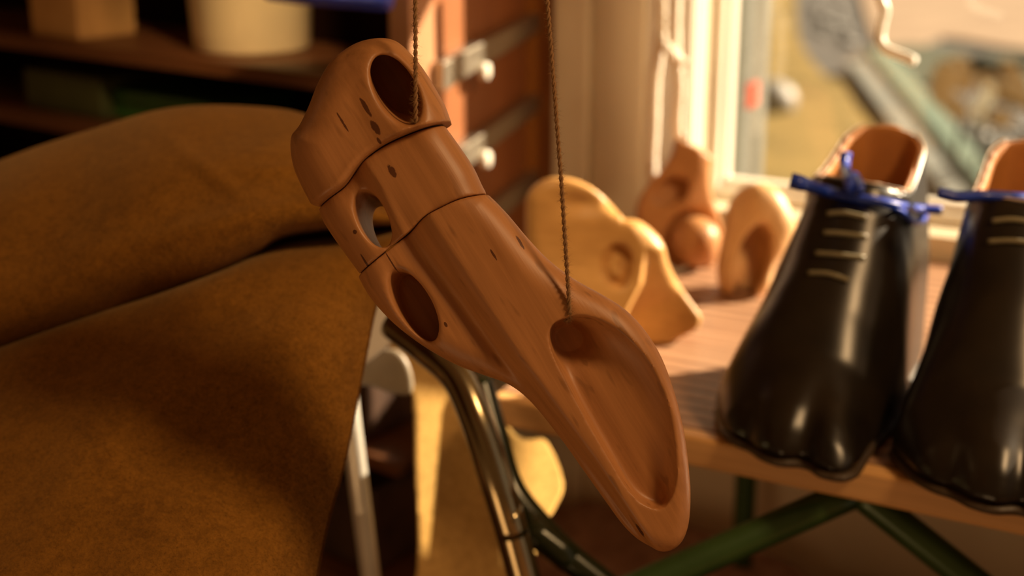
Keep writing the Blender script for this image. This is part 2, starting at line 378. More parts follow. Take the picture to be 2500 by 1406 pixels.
rows = [
 [(-350, 640, 1.25), (0, 470, 1.2), (200, 400, 1.2), (400, 345, 1.2), (600, 335, 1.2), (760, 350, 1.2), (900, 440, 1.17), (985, 510, 1.12)],
 [(-350, 540, 1.13), (0, 397, 1.11), (200, 330, 1.11), (400, 275, 1.11), (600, 264, 1.11), (760, 292, 1.11), (900, 388, 1.09), (1000, 490, 1.07)],
 [(-350, 650, 1.03), (0, 500, 1.01), (200, 440, 1.01), (400, 385, 1.01), (600, 370, 1.01), (760, 392, 1.01), (900, 455, 1.02), (1010, 515, 1.03)],
 [(-350, 860, .965), (0, 730, .955), (200, 650, .955), (400, 580, .955), (600, 500, .965), (740, 480, .975), (880, 500, .99), (1005, 532, 1.01)],
 [(-350, 955, .985), (0, 843, .98), (300, 736, .98), (500, 662, .975), (620, 600, .975), (700, 558, .98), (860, 540, .99), (985, 540, 1.01)],
 [(-350, 965, 1.05), (0, 850, 1.05), (300, 745, 1.05), (500, 672, 1.07), (620, 620, 1.11), (700, 585, 1.13), (860, 565, 1.14), (985, 560, 1.14)],
 [(-350, 968, .975), (0, 860, .97), (300, 756, .97), (500, 690, .97), (620, 642, .985), (720, 610, 1.0), (860, 596, 1.01), (975, 575, 1.0)],
 [(-350, 1060, .935), (0, 965, .93), (300, 875, .93), (500, 805, .935), (650, 765, .94), (760, 745, .95), (850, 738, .965), (912, 740, .99)],
 [(-350, 1150, .905), (0, 1065, .895), (250, 995, .895), (450, 945, .90), (600, 915, .905), (720, 895, .915), (820, 885, .935), (884, 882, .96)],
 [(-350, 1260, .875), (0, 1195, .865), (250, 1155, .865), (430, 1130, .87), (580, 1120, .875), (700, 1110, .885), (785, 1105, .905), (842, 1100, .925)],
 [(-350, 1390, .845), (0, 1345, .835), (230, 1320, .835), (400, 1305, .84), (540, 1300, .845), (650, 1295, .855), (730, 1290, .875), (789, 1287, .895)],
 [(-350, 1520, .815), (0, 1500, .805), (220, 1490, .805), (380, 1485, .81), (510, 1480, .815), (620, 1480, .825), (700, 1480, .845), (748, 1480, .865)],
 [(-350, 1680, .80), (0, 1670, .79), (220, 1660, .79), (380, 1650, .795), (510, 1650, .80), (600, 1650, .81), (670, 1650, .83), (715, 1650, .85)]]
g = np.stack([catmull(np.array([list(p) for p in r]), 16) for r in rows])           # rows x N x 3
g = np.stack([catmull(g[:, j], 14) for j in range(g.shape[1])], 1)
nr, nc = g.shape[:2]
HP = at(g[..., 0, None], g[..., 1, None], 1.0) if False else (CAM+g[..., 2:3]*(FW+RT*(g[..., 0:1]-1250)/F-UP*(g[..., 1:2]-703)/F))
# soft wrinkles running along the upper roll
xx, yy = g[..., 0], g[..., 1]
wr = .004*np.sin(xx*.012+yy*.035)*np.exp(-((yy-430)/110)**2)*sst(xx, 250, 700)+.004*np.exp(-((yy-(600-.22*(xx-300)))/22)**2)*sst(xx, 150, 500)
wr += .0045*np.exp(-((yy-(360+.75*(xx-430)))/20)**2)*np.exp(-((xx-500)/90)**2)+.003*np.exp(-((yy-(425-.09*(xx-600)))/12)**2)*sst(xx, 560, 640)
wr += .003*np.sin(xx*.009-yy*.006)+.0022*np.sin(xx*.021+yy*.013+1)
HP = HP-wr[..., None]*FW
idx = np.arange(nr*nc).reshape(nr, nc)
Q = np.stack([idx[:-1, :-1], idx[1:, :-1], idx[1:, 1:], idx[:-1, 1:]], -1).reshape(-1, 4)
Pv = HP.reshape(-1, 3)
hide = raw('suede_hide', Pv, Q, m_hide, None, True, Pv.mean(0))
md = hide.modifiers.new('thick', 'SOLIDIFY'); md.thickness = .0045; md.offset = 0
tag(hide, 'large tan suede hide folded over in a thick roll, hanging down at the left', 'suede hide')
# nap fibres on its face
k = 130000
ii = rng.integers(14*2, nr-2, k*2); jj = rng.integers(0, nc-1, k*2)
ii, jj = ii[:k], jj[:k]
edge = rng.random(k) < .16; jj[edge] = nc-2
a, b, cq = HP[ii, jj], HP[ii, jj+1], HP[np.minimum(ii+1, nr-1), jj]
ru, rv = rng.random((k, 1)), rng.random((k, 1)); ru[edge] = .8+.2*ru[edge]
P = a+(b-a)*ru+(cq-a)*rv; Nn = np.cross(b-a, cq-a); Nn /= np.linalg.norm(Nn, axis=1)[:, None]+1e-12
sgn = np.sign(((CAM-P)*Nn).sum(1))[:, None]; Nn *= sgn; P = P+Nn*.0022
rd = rng.normal(size=(k, 3)); rd /= np.linalg.norm(rd, axis=1)[:, None]
dr = Nn*.5+rd*.55+np.array([.25, 0, -.55]); dr[edge] += RT*.7; dr /= np.linalg.norm(dr, axis=1)[:, None]
Ln = rng.uniform(.0010, .0022, (k, 1)); wv = np.cross(dr, rd); wv /= np.linalg.norm(wv, axis=1)[:, None]; wv *= .00011
VV = np.concatenate([P-wv, P+wv, P+dr*Ln]); TT = np.stack([np.arange(k), np.arange(k)+k, np.arange(k)+2*k], 1)
nap = raw('nap', VV, TT, m_hide, hide, False); nap['kind'] = 'stuff'

# ------------------------------------------------------------------ room
m_cream = plain('cream_paint', (.74, .64, .47), .45, var=.04, scale=6)
m_white = plain('white_paint', (.85, .82, .74), .35, var=.04, scale=8)
m_floor = wood('floor_boards', (.11, .045, .015), (.22, .10, .035), E1, .5, .5)
m_ceil = plain('ceiling_paint', (.45, .33, .2), .8)
WB = 1.60; WA = -.623; ZS = .775; ZH = 1.335
def srect(name, *a): return struct(rbox(name, *a))
srect('floor', -3.2, 2.2, -.6, WB, -.06, 0, m_floor)
srect('ceiling', -3.2, 2.2, .35, WB+.2, 2.35, 2.42, m_ceil)
# wall with the window opening, one mesh
def wall_with_hole():
    V, Fc = [], []
    def bx(a0, a1, z0, z1):
        o = len(V); V.extend([rp(a0, WB, z0), rp(a1, WB, z0), rp(a1, WB+.10, z0), rp(a0, WB+.10, z0), rp(a0, WB, z1), rp(a1, WB, z1), rp(a1, WB+.10, z1), rp(a0, WB+.10, z1)])
        Fc.extend([tuple(q+o for q in f) for f in ((3, 2, 1, 0), (4, 5, 6, 7), (0, 1, 5, 4), (1, 2, 6, 5), (2, 3, 7, 6), (3, 0, 4, 7))])
    bx(-3.2, WA, 0, 2.35); bx(WA, 1.0, 0, ZS); bx(WA, 1.0, ZH, 2.35); bx(1.0, 2.2, 0, 2.35)
    return raw('wall_back', V, Fc, m_cream, None, False, rp(0, WB, 0))
struct(wall_with_hole())
srect('wall_left', -3.3, -3.2, -.6, WB+.1, 0, 2.42, m_ceil)
# casing boards beside the window
o = struct(rbox('trim_1', -.80, -.752, WB-.030, WB, .0, 2.3, m_cream, None, .004))
o = struct(rbox('trim_2', -.752, -.682, WB-.018, WB, .0, 2.3, m_cream, None, .004))
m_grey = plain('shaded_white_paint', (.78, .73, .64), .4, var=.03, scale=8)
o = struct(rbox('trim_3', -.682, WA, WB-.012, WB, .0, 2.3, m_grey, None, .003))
# window: fixed frame, sash, glass
wn = empty('window_1', rp(WA, WB+.04, ZS), None, None); wn['kind'] = 'structure'
def frame_ring(name, a0, a1, b0, b1, z0, z1, w, wb, mat, par):
    V, Fc = [], []
    def bx(A0, A1, Z0, Z1):
        o = len(V); V.extend([rp(A0, b0, Z0), rp(A1, b0, Z0), rp(A1, b1, Z0), rp(A0, b1, Z0), rp(A0, b0, Z1), rp(A1, b0, Z1), rp(A1, b1, Z1), rp(A0, b1, Z1)])
        Fc.extend([tuple(q+o for q in f) for f in ((3, 2, 1, 0), (4, 5, 6, 7), (0, 1, 5, 4), (1, 2, 6, 5), (2, 3, 7, 6), (3, 0, 4, 7))])
    bx(a0, a0+w, z0, z1); bx(a1-w, a1, z0, z1); bx(a0+w, a1-w, z0, z0+wb); bx(a0+w, a1-w, z1-w, z1)
    q = raw(name, V, Fc, mat, par, False); bevel(q, .002); q['kind'] = 'structure'; return q
frame_ring('window_frame', WA, 1.0, WB+.055, WB+.078, ZS, ZH, .013, .014, m_white, wn)
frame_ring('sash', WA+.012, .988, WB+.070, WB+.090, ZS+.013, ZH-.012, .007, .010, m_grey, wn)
t = NT('window_glass'); t.t.nodes.remove(t.p)
out = t.t.nodes['Material Output']; tr = t.n('ShaderNodeBsdfTransparent'); tr.inputs[0].default_value = (.97, .97, .95, 1); gl = t.n('ShaderNodeBsdfGlossy', i_Roughness=.02)
lw = t.n('ShaderNodeLayerWeight', i_Blend=.5); pw = t.n('ShaderNodeMath', operation='POWER', i_1=5.); t.l(lw.outputs['Facing'], pw.inputs[0]); fr = t.n('ShaderNodeMath', operation='MULTIPLY_ADD', i_1=.6, i_2=.03); t.l(pw.outputs[0], fr.inputs[0]); ms = t.n('ShaderNodeMixShader'); t.l(fr.outputs[0], ms.inputs[0]); t.l(tr.outputs[0], ms.inputs[1]); t.l(gl.outputs[0], ms.inputs[2]); t.l(ms.outputs[0], out.inputs[0])
m_glass = t.m
gp = rbox('pane', WA+.016, .983, WB+.080, WB+.084, ZS+.018, ZH-.018, m_glass, wn); gp['kind'] = 'structure'
# outer shutter posts seen edge-on just beyond the glass
m_post = plain('weathered_post', (.07, .075, .06), .6, var=.2); m_red = plain('red_marker', (.35, .05, .02), .5); m_pale = plain('pale_post', (.17, .17, .15), .5)
ZB = ZS-.04
def post(x0, x1, b, mat, label, z0=.70, z1=1.30, name='garden_post'):
    n_ = E2; A0 = onplane(x0, 300, rp(0, b, 0), n_); A1 = onplane(x1, 300, rp(0, b, 0), n_); a0, a1 = A0 @ E1, A1 @ E1
    return tag(rbox(name, a0, a1, b, b+.03, -.5 if z0 is None else z0, z1, mat, None, .002), label, 'post')
post(1783, 1800, 1.80, m_post, 'dark grey green upright post close behind the window frame', None, 1.8)
rod = post(1806, 1822, 1.90, m_pale, 'slim pale upright post with a red band outside the window', None, 1.8)
P = onplane(1815, 232, rp(0, 1.895, 0), E2)
rbox('red_band', P @ E1-.007, P @ E1+.010, 1.889, 1.935, P[2]-.018, P[2]+.016, m_red, rod)
post(1833, 1853, 2.00, m_pale, 'pale grey upright post farthest right of the three by the window', None, 1.8)

# garden outside
GZ = -.5
t = NT('gravel'); tc = t.n('ShaderNodeTexCoord'); a = t.noise(tc.outputs['Object'], .9, 5, .65); b = t.noise(tc.outputs['Object'], 9, 3, .7)
t.base(t.mix(.5, t.ramp(a, [(.35, (.075, .075, .07)), (.65, (.14, .125, .115))]), t.ramp(b, [(.3, (.05, .048, .05)), (.7, (.17, .165, .16))]))); m_grav = t.done(.9, spec=.2)
gr = raw('garden_ground', [rp(-40, 1.75, GZ), rp(40, 1.75, GZ), rp(40, 60, GZ), rp(-40, 60, GZ)], [(0, 1, 2, 3)], m_grav, None, False, rp(0, 5, GZ)); struct(gr)
def patch(name, pts, col, col2, zt, label, cat, scale=3, kind=None, rough=.9):
    t = NT(name); tc = t.n('ShaderNodeTexCoord'); a = t.noise(tc.outputs['Object'], scale, 5, .7, .5); t.base(t.ramp(a, [(.33, col), (.67, col2)])); m = t.done(rough, spec=.2)
    P = [onz(x, y, zt) for x, y in catmull(pts, 4, True)]; n = len(P)
    V = [p*[1, 1, 0]+[0, 0, GZ] for p in P]+[p+[0, 0, 0] for p in P]
    Fc = [tuple(range(n)), tuple(range(2*n-1, n-1, -1))]+[(i, (i+1) % n+0, (i+1) % n+n, i+n) for i in range(n)]
    o = raw(name, V, Fc, m, None, False, np.mean(V, 0)*[1, 1, 0]+[0, 0, GZ]); bm_fix(o); return tag(o, label, cat, None, kind)
def bm_fix(o):
    import bmesh
    b = bmesh.new(); b.from_mesh(o.data); bmesh.ops.recalc_face_normals(b, faces=b.faces); b.to_mesh(o.data); b.free()
patch('leaf_litter', [(1862, -120), (1935, -60), (1950, 90), (2010, 180), (2060, 200), (2090, 250), (2160, 300), (2150, 420), (2060, 560), (1850, 560), (1800, 300), (1850, 60)], (.15, .11, .035), (.34, .235, .075), GZ+.04, 'ochre autumn leaves covering the ground left of the diagonal plank', 'leaf litter', 1.2, 'stuff')
patch('paved_path', [(2140, -200), (2700, -200), (2700, 110), (2500, 120), (2300, 90), (2200, 130), (2120, 60)], (.28, .20, .14), (.42, .31, .22), GZ+.03, 'pinkish sand area at the top right beyond the window', 'path', 1.5, 'stuff')
patch('grass_verge', [(2100, 130), (2180, 190), (2330, 200), (2300, 150), (2600, 130), (2700, 200), (2560, 260), (2420, 150), (2250, 110)], (.07, .08, .055), (.12, .125, .09), GZ+.035, 'grey green grass strip below the sandy area outside', 'grass', 2, 'stuff')
def plank(x0, y0, x1, y1, wpx, col, label, zt):
    A, B = onz(x0, y0, zt), onz(x1, y1, zt); A2, B2 = onz(x0+wpx, y0-wpx*.15, zt), onz(x1+wpx*1.1, y1-wpx*.15, zt)
    dn = np.array([0, 0, .09]); m = plain('plank_paint', col, .6, var=.15, scale=4)
    o = hexa('garden_plank', [A-dn, A2-dn, B2-dn, B-dn, A, A2, B2, B], m); bm_fix(o); return tag(o, label, 'plank')
plank(2120, 120, 2560, 640, 46, (.17, .24, .19), 'pale green painted plank running diagonally across the garden', GZ+.10)
plank(2068, 150, 2440, 640, 42, (.22, .235, .22), 'grey plank lying beside the green diagonal plank outside', GZ+.10)
# pale broad leaves of a garden plant
m_leaf = plain('dry_leaf', (.50, .36, .19), .5, var=.2, scale=5); m_gl = plain('glint_white', (.98, .92, .75), .3)
def leaf(x, y, D, L, W, ang, label, mat=m_leaf):
    ca, sa = math.cos(ang), math.sin(ang); V = []; n = 9
    c0 = at(x, y, D)
    for i in range(n):
        u = -1+2*i/(n-1); w = W*math.sqrt(max(0, 1-u*u))*(1-.25*u)
        for v in (-1, -.5, 0, .5, 1):
            X_, Y_ = u*L*ca-v*w*sa, u*L*sa+v*w*ca
            V.append(c0+(RT*X_-UP*Y_)*D/F-FW*(abs(v)*w*.35+.2*L*u*u)*D/F)
    Fc = [(i*5+j, (i+1)*5+j, (i+1)*5+j+1, i*5+j+1) for i in range(n-1) for j in range(4)]
    o = raw('garden_leaf', V, Fc, mat); sm = o.modifiers.new('s', 'SOLIDIFY'); sm.thickness = .004
    return o
plant = empty('garden_plant', onz(2360, 420, GZ), 'plant with broad pale dry leaves outside, at the top right of the window', 'plant')
def plant_part(*a, **k):
    o = leaf(*a, None, **k); w = np.array(o['wl']); o.parent = plant; o.location = tuple(w-np.array(plant['wl'])); o.name = 'leaf'; return o
for q in ((2300, 205, 6.0, 62, 34, 1.9), (2345, 185, 6.1, 52, 30, 1.2), (2330, 265, 5.9, 42, 26, .7), (2440, 225, 6.2, 75, 26, .55), (2492, 240, 6.0, 60, 24, .7), (2475, 185, 6.3, 50, 20, .8), (2440, 290, 6.1, 36, 22, .2)): plant_part(*q)
for q in ((2412, 232, 5.9, 34, 15, 1.6), (2388, 272, 5.85, 36, 15, 1.5)): plant_part(*q, mat=m_gl)  # near-white leaf shapes: bright blurred glints put into their colour
for q in ((2350, 260, 2330, 420), (2420, 250, 2375, 420), (2470, 240, 2400, 430)):
    sp = [at(q[0], q[1], 6.05), onz(q[2], q[3], GZ)]; st = tube('stem', [sp[0]*(1-u)+sp[1]*u for u in np.linspace(0, 1, 6)], .012, m_post, plant, 8)
# scattered stones with sun on them
m_stone = plain('garden_stone', (.28, .275, .27), .5, var=.2)
placed = []
for i in range(220):
    x, y = random.uniform(2200, 2520), random.uniform(290, 500)
    if i % 5 == 0: x, y = random.uniform(1970, 2080), random.uniform(20, 110)
    elif x < 2330+(y-290)*.85: continue
    p = onz(x, y, GZ+.02); r = random.uniform(.03, .08)
    if any(np.linalg.norm(p-q_) < (r+r_)*1.5 for q_, r_ in placed): continue
    placed.append((p, r))
    if len(placed) > 30: break
    V, Fc = [], []
    for a in range(5):
        ph = math.pi*a/4
        for b in range(8): V.append(p+np.array([math.cos(b*.785)*math.sin(ph)*r*1.3, math.sin(b*.785)*math.sin(ph)*r, math.cos(ph)*r*.5]))
    for a in range(4):
        for b in range(8): Fc.append((a*8+b, (a+1)*8+b, (a+1)*8+(b+1) % 8, a*8+(b+1) % 8))
    tag(raw('garden_stone', V, Fc, m_stone), 'pale stone among those scattered on the dark gravel outside', 'stone', 'stones in the garden gravel')
ob = onz(1885, 245, GZ+.1)
V, Fc = [], []
for a in range(9):
    ph = math.pi*a/8
    for b in range(12): V.append(ob+np.array([math.cos(b*.5236)*math.sin(ph)*.17, math.sin(b*.5236)*math.sin(ph)*.17, math.cos(ph)*.14]))
for a in range(8):
    for b in range(12): Fc.append((a*12+b, (a+1)*12+b, (a+1)*12+(b+1) % 12, a*12+(b+1) % 12))
tag(raw('garden_ball', V, Fc, m_stone), 'round whitish object on the autumn leaves outside the window', 'ball')

# window hook (stay) hanging in front of the glass
m_metal_w = plain('white_enamel', (.93, .90, .84), .3, spec=.6)
hk = [at(2120, -90, 1.45), at(2138, -30, 1.45), at(2152, 5, 1.45), at(2160, 25, 1.45), at(2152, 60, 1.45), at(2149, 95, 1.45), at(2160, 118, 1.445), at(2185, 130, 1.44), at(2215, 141, 1.435), at(2232, 150, 1.43)]
hook = tube('window_stay', catmull([list(p) for p in hk], 5), .0054, m_metal_w, None, 12, hk[0]); tag(hook, 'bent white metal stay hanging in front of the window glass', 'window hook')
bl = rbox('hook_bracket', hk[0] @ E1-.012, hk[0] @ E1+.012, hk[0] @ E2-.02, WB+.0, hk[0][2]-.01, hk[0][2]+.012, m_metal_w, hook)

# white twisted rope by the window
t = NT('white_cotton_rope'); t.base((.90, .84, .74)); m_rope = t.done(.85, spec=.1)
rope_b = 1.50
def rb(x, y): return onplane(x, y, rp(0, rope_b, 0), E2)
rope = empty('white_rope', rb(1625, 100), 'twisted white cotton rope hanging doubled and knotted beside the window', 'rope')
tp = at(1612, 0, (rb(1612, 0)-CAM) @ FW)
for pts in ([(1596, 455), (1590, 400), (1595, 300), (1598, 200), (1610, 110), (1612, 60), (1612, 0), (1610, -120), (1618, -300)], [(1653, 335), (1652, 280), (1656, 200), (1648, 130), (1646, 60), (1647, 0), (1645, -120), (1640, -300)]):
    V, Fc = twist(catmull([list(rb(*p)) for p in pts], 6), .0074, 3, .034, 8); raw('strand', V, Fc, m_rope, rope)
V, Fc = twist(catmull([list(rb(1604, 95)), list(rb(1622, 92)-E2*.012), list(rb(1640, 115)-E2*.014), list(rb(1655, 135)-E2*.012), list(rb(1666, 152))], 6), .006, 3, .026, 8); raw('knot', V, Fc, m_rope, rope)

# ------------------------------------------------------------------ workbench
t = NT('ribbed_oak'); v = t.frame(E1, (3, 60, 60)); gr_ = t.noise(v, 1.3, 5, .6, .5)
tc = t.n('ShaderNodeTexCoord'); db = t.vdot(tc.outputs['Object'], E2*1.0)
nz = t.noise(t.frame(E1, (4, 14, 14)), 1, 2); mm = t.n('ShaderNodeMath', operation='MULTIPLY_ADD', i_1=.02); t.l(nz, mm.inputs[0]); t.l(db, mm.inputs[2])
m2 = t.n('ShaderNodeMath', operation='MULTIPLY', i_1=2*math.pi/.021); t.l(mm.outputs[0], m2.inputs[0]); sn = t.n('ShaderNodeMath', operation='SINE'); t.l(m2.outputs[0], sn.inputs[0])
hs = t.n('ShaderNodeMath', operation='MULTIPLY_ADD', i_1=.5, i_2=.5); t.l(sn.outputs[0], hs.inputs[0])
col = t.ramp(gr_, [(.3, (.34, .18, .10)), (.7, (.50, .29, .17))]); col = t.mix(t.ramp(hs.outputs[0], [(.0, (.85,)*3), (.55, (0,)*3)]), col, (.16, .075, .04))
t.base(col); t.bump(hs.outputs[0], .5, .001); m_top = t.done(.5, spec=.35)
m_edge = wood('light_edge_wood', (.66, .34, .12), (.80, .46, .18), E1, .8, .5)
m_dark = wood('dark_stained_wood', (.045, .018, .007), (.10, .045, .016), E1, .8, .55)
m_green = NT('dark_green_gloss_tube'); tcg = m_green.n('ShaderNodeTexCoord'); m_green.base(m_green.ramp(m_green.noise(tcg.outputs['Object'], 20), [(.3, (.03, .07, .018)), (.7, (.045, .10, .028))])); m_green = m_green.done(.30, .2, spec=.6)
m_olive = plain('black_olive_tube', (.016, .022, .007), .22, .2, spec=.7)
tb = empty('workbench', rp(-.2, 1.28, 0), 'wooden workbench with ribbed brown top and light front edge, under the window', 'workbench')
TA0, TA1, TB0, TB1 = -.555, .95, .978, 1.585
rbox('bench_top', TA0, TA1, TB0+.018, TB1, ZT-.022, ZT, m_top, tb, .001)
rbox('front_edging', TA0, TA1, TB0, TB0+.018, ZT-.025, ZT+.0005, m_edge, tb, .003)['label'] = 'light orange wooden edging strip'
def slab_board(nm, a0, a1, b0, b1, z0, z1, m): return rbox(nm, a0, a1, b0, b1, z0, z1, m, tb, .003)
m_brown = wood('brown_board', (.12, .05, .015), (.22, .10, .035), E1, .7, .55)
slab_board('lower_shelf', -.50, .93, 1.12, 1.56, .31, .335, m_brown)
for a_, b_ in ((-.50, 1.50), (.9, 1.05), (.9, 1.53)):
    tube('leg', [rp(a_, b_, z) for z in np.linspace(0, ZT-.022, 4)], .013, m_green, tb)
A = at(2100, 1195, 1.10); B = at(1560, 1432, 1.09)
tube('brace', [A+(B-A)*u for u in np.linspace(-.02, 1.9, 12)], .0125, m_green, tb)
B2 = at(2440, 1470, 1.08); A2 = at(2085, 1190, 1.10)
tube('brace', [A2+(B2-A2)*u for u in np.linspace(-.02, 1.6, 12)], .0125, m_green, tb)
# rag rug bundle on the lower shelf
t = NT('pink_rag_cloth'); tc = t.n('ShaderNodeTexCoord'); a = t.noise(tc.outputs['Object'], 30, 5, .7); t.base(t.ramp(a, [(.3, (.22, .10, .06)), (.7, (.50, .30, .21))])); t.bump(a, .6, .004); m_rag = t.done(.95)
rg = [onz(x, y, .35) for x, y in catmull([(1260, 1240), (1420, 1200), (1600, 1240), (1760, 1300), (1900, 1350), (1980, 1400), (1900, 1520), (1500, 1560), (1180, 1500), (1200, 1300)], 4, True)]
cen = np.mean(rg, 0); V, Fc = [], []; n = len(rg); KR = 7
for i in range(KR):
    f_ = 1-i/(KR-.5)
    for j, p in enumerate(rg):
        q = cen+(p-cen)*f_; V.append([q[0], q[1], .337+.03*(1-f_**4)+.006*math.sin(j*1.3+i*2)*(i > 0)])
for i in range(KR-1):
    for j in range(n): Fc.append((i*n+j, i*n+(j+1) % n, (i+1)*n+(j+1) % n, (i+1)*n+j))
Fc.append(tuple(range((KR-1)*n, KR*n)))
tag(raw('rag_cloth', V, Fc, m_rag), 'pinkish brown crumpled cloth lying on the shelf beneath the workbench', 'cloth')

# ------------------------------------------------------------------ carved pieces on the bench
PLO, PHI = (.50, .25, .09), (.64, .36, .15)
m_p1 = wood('pale_carved_wood', (.58, .30, .09), (.70, .40, .14), E1, .7, .42)
m_p2 = wood('orange_carved_wood', (.44, .20, .075), (.56, .28, .11), EZ, .7, .42)
def carving(name, sil, D, mat, Tf, Tb, R, box, carve=None, h=4.5, label='', corners=(), **k):
    o = inflate(name, catmull(sil, 5, True, corners), D, mat, None, box[0], box[1], h, Tf, Tb, R, carve=carve, zclip=ZT+.0008, it=3, loc=onz((box[0][0]+box[1][0])/2, box[1][1]-20, ZT), **k)
    return tag(o, label, 'wood carving')
DA = 1.335
crease = [(1500, 500), (1521, 540), (1562, 625), (1556, 690), (1524, 757), (1490, 860)]
crease2 = [(1600, 560), (1626, 640), (1700, 772), (1740, 850)]
def TA(X, Y, s):
    d = line_sd(crease, X, Y); T = 112-.26*np.maximum(d, 0)+.30*np.minimum(d, 0)-.62*np.maximum(Y-610, 0)*sst(d, -4, 14)
    T = T+18*np.exp(-((Y-(545-.15*(X-1400)))/14)**2)*(X < 1520)*0
    d2 = line_sd(crease2, X, Y); T = T-40*sst(d2, -3, 6)
    T = T-24*np.exp(-((Y-500)/26)**2)*(X < 1500)*sst(X, 1340, 1420)
    return np.maximum(T, 12)
def cA(f, X, Y, W):
    r = np.hypot((X-1503)/37, (Y-652)/53); g = np.maximum((r-1)*37, -(r-.55)*37); g = np.maximum(g, -(W-72)); f = smax(f, -g, 8)
    g2 = (np.hypot((X-1515)/12, (Y-650)/22)-1)*12; g2 = np.maximum(g2, -(W-80)); return smax(f, -g2, 6)
carving('knuckle_carving', [(1284, 520), (1290, 472), (1325, 442), (1378, 437), (1430, 455), (1480, 492), (1517, 538), (1552, 541), (1590, 568), (1621, 605), (1632, 645), (1663, 702), (1714, 772), (1705, 800), (1668, 822), (1610, 850), (1540, 850), (1470, 830), (1400, 790), (1330, 720), (1290, 620)], DA, m_p1, TA, 70, 36, ((1265, 415, -95), (1735, 870, 130)), cA, corners=(6, 9, 12),
        label='pale carved wooden block with a round recess, resting at the left of the bench')
DB = 1.585
def cB(f, X, Y, W):
    sp = np.sqrt((X-1692)**2+(Y-592)**2+(W-42)**2)-66; f = np.where(True, f, f); g = np.sqrt((X-1692)**2+(Y-592)**2+(W-70)**2)-82
    f = smax(f, -g, 8); f = np.minimum(f, sp+4)
    g = (np.hypot(((X-1632)*.85-(Y-470)*.5)/46, ((X-1632)*.5+(Y-470)*.85)/30)-1)*28; return smax(f, -np.maximum(g, -(W-2)), 8)
def TB_(X, Y, s):
    d = line_sd([(1700, 360), (1700, 420), (1668, 500), (1625, 570), (1640, 660)], X, Y); return 52-.35*np.maximum(d, 0)-.35*np.maximum(-d, 0)+10
carving('socket_carving', [(1647, 338), (1640, 372), (1618, 410), (1585, 448), (1560, 490), (1556, 540), (1585, 588), (1620, 632), (1665, 668), (1715, 668), (1752, 628), (1766, 582), (1754, 530), (1736, 480), (1729, 430), (1737, 385)], DB, m_p2, TB_, 60, 14, ((1540, 320, -75), (1785, 690, 120)), cB, corners=(0, 15),
        label='upright orange wood carving with a narrow neck and a ball socket, next to the rope')
DC = 1.49
def cC(f, X, Y, W):
    g = (np.hypot(((X-1828)*.97+(Y-640)*.25)/40, (-(X-1828)*.25+(Y-640)*.97)/92)-1)*36; f = smax(f, -np.maximum(g, -(W+25)), 14)
    g = np.sqrt(((X-1792)/30)**2+((Y-652)/48)**2+((W-20)/36)**2); return np.minimum(f, (g-1)*30)
def TC(X, Y, s): return 64-.0*X+24*sst(line_sd([(1800, 430), (1815, 520), (1790, 620), (1780, 730)], X, Y), -20, 30)
carving('arch_carving', [(1752, 640), (1766, 570), (1778, 505), (1805, 462), (1845, 447), (1890, 464), (1922, 510), (1936, 560), (1915, 610), (1885, 650), (1872, 700), (1840, 725), (1795, 724), (1758, 708)], DC, wood('light_carved_wood', (.60, .34, .14), (.76, .50, .26), EZ, .7, .42), TC, 60, 50, ((1735, 430, -75), (1955, 745, 110)), cC,
        label='rounded arch shaped light wood carving between the socket carving and the boots')

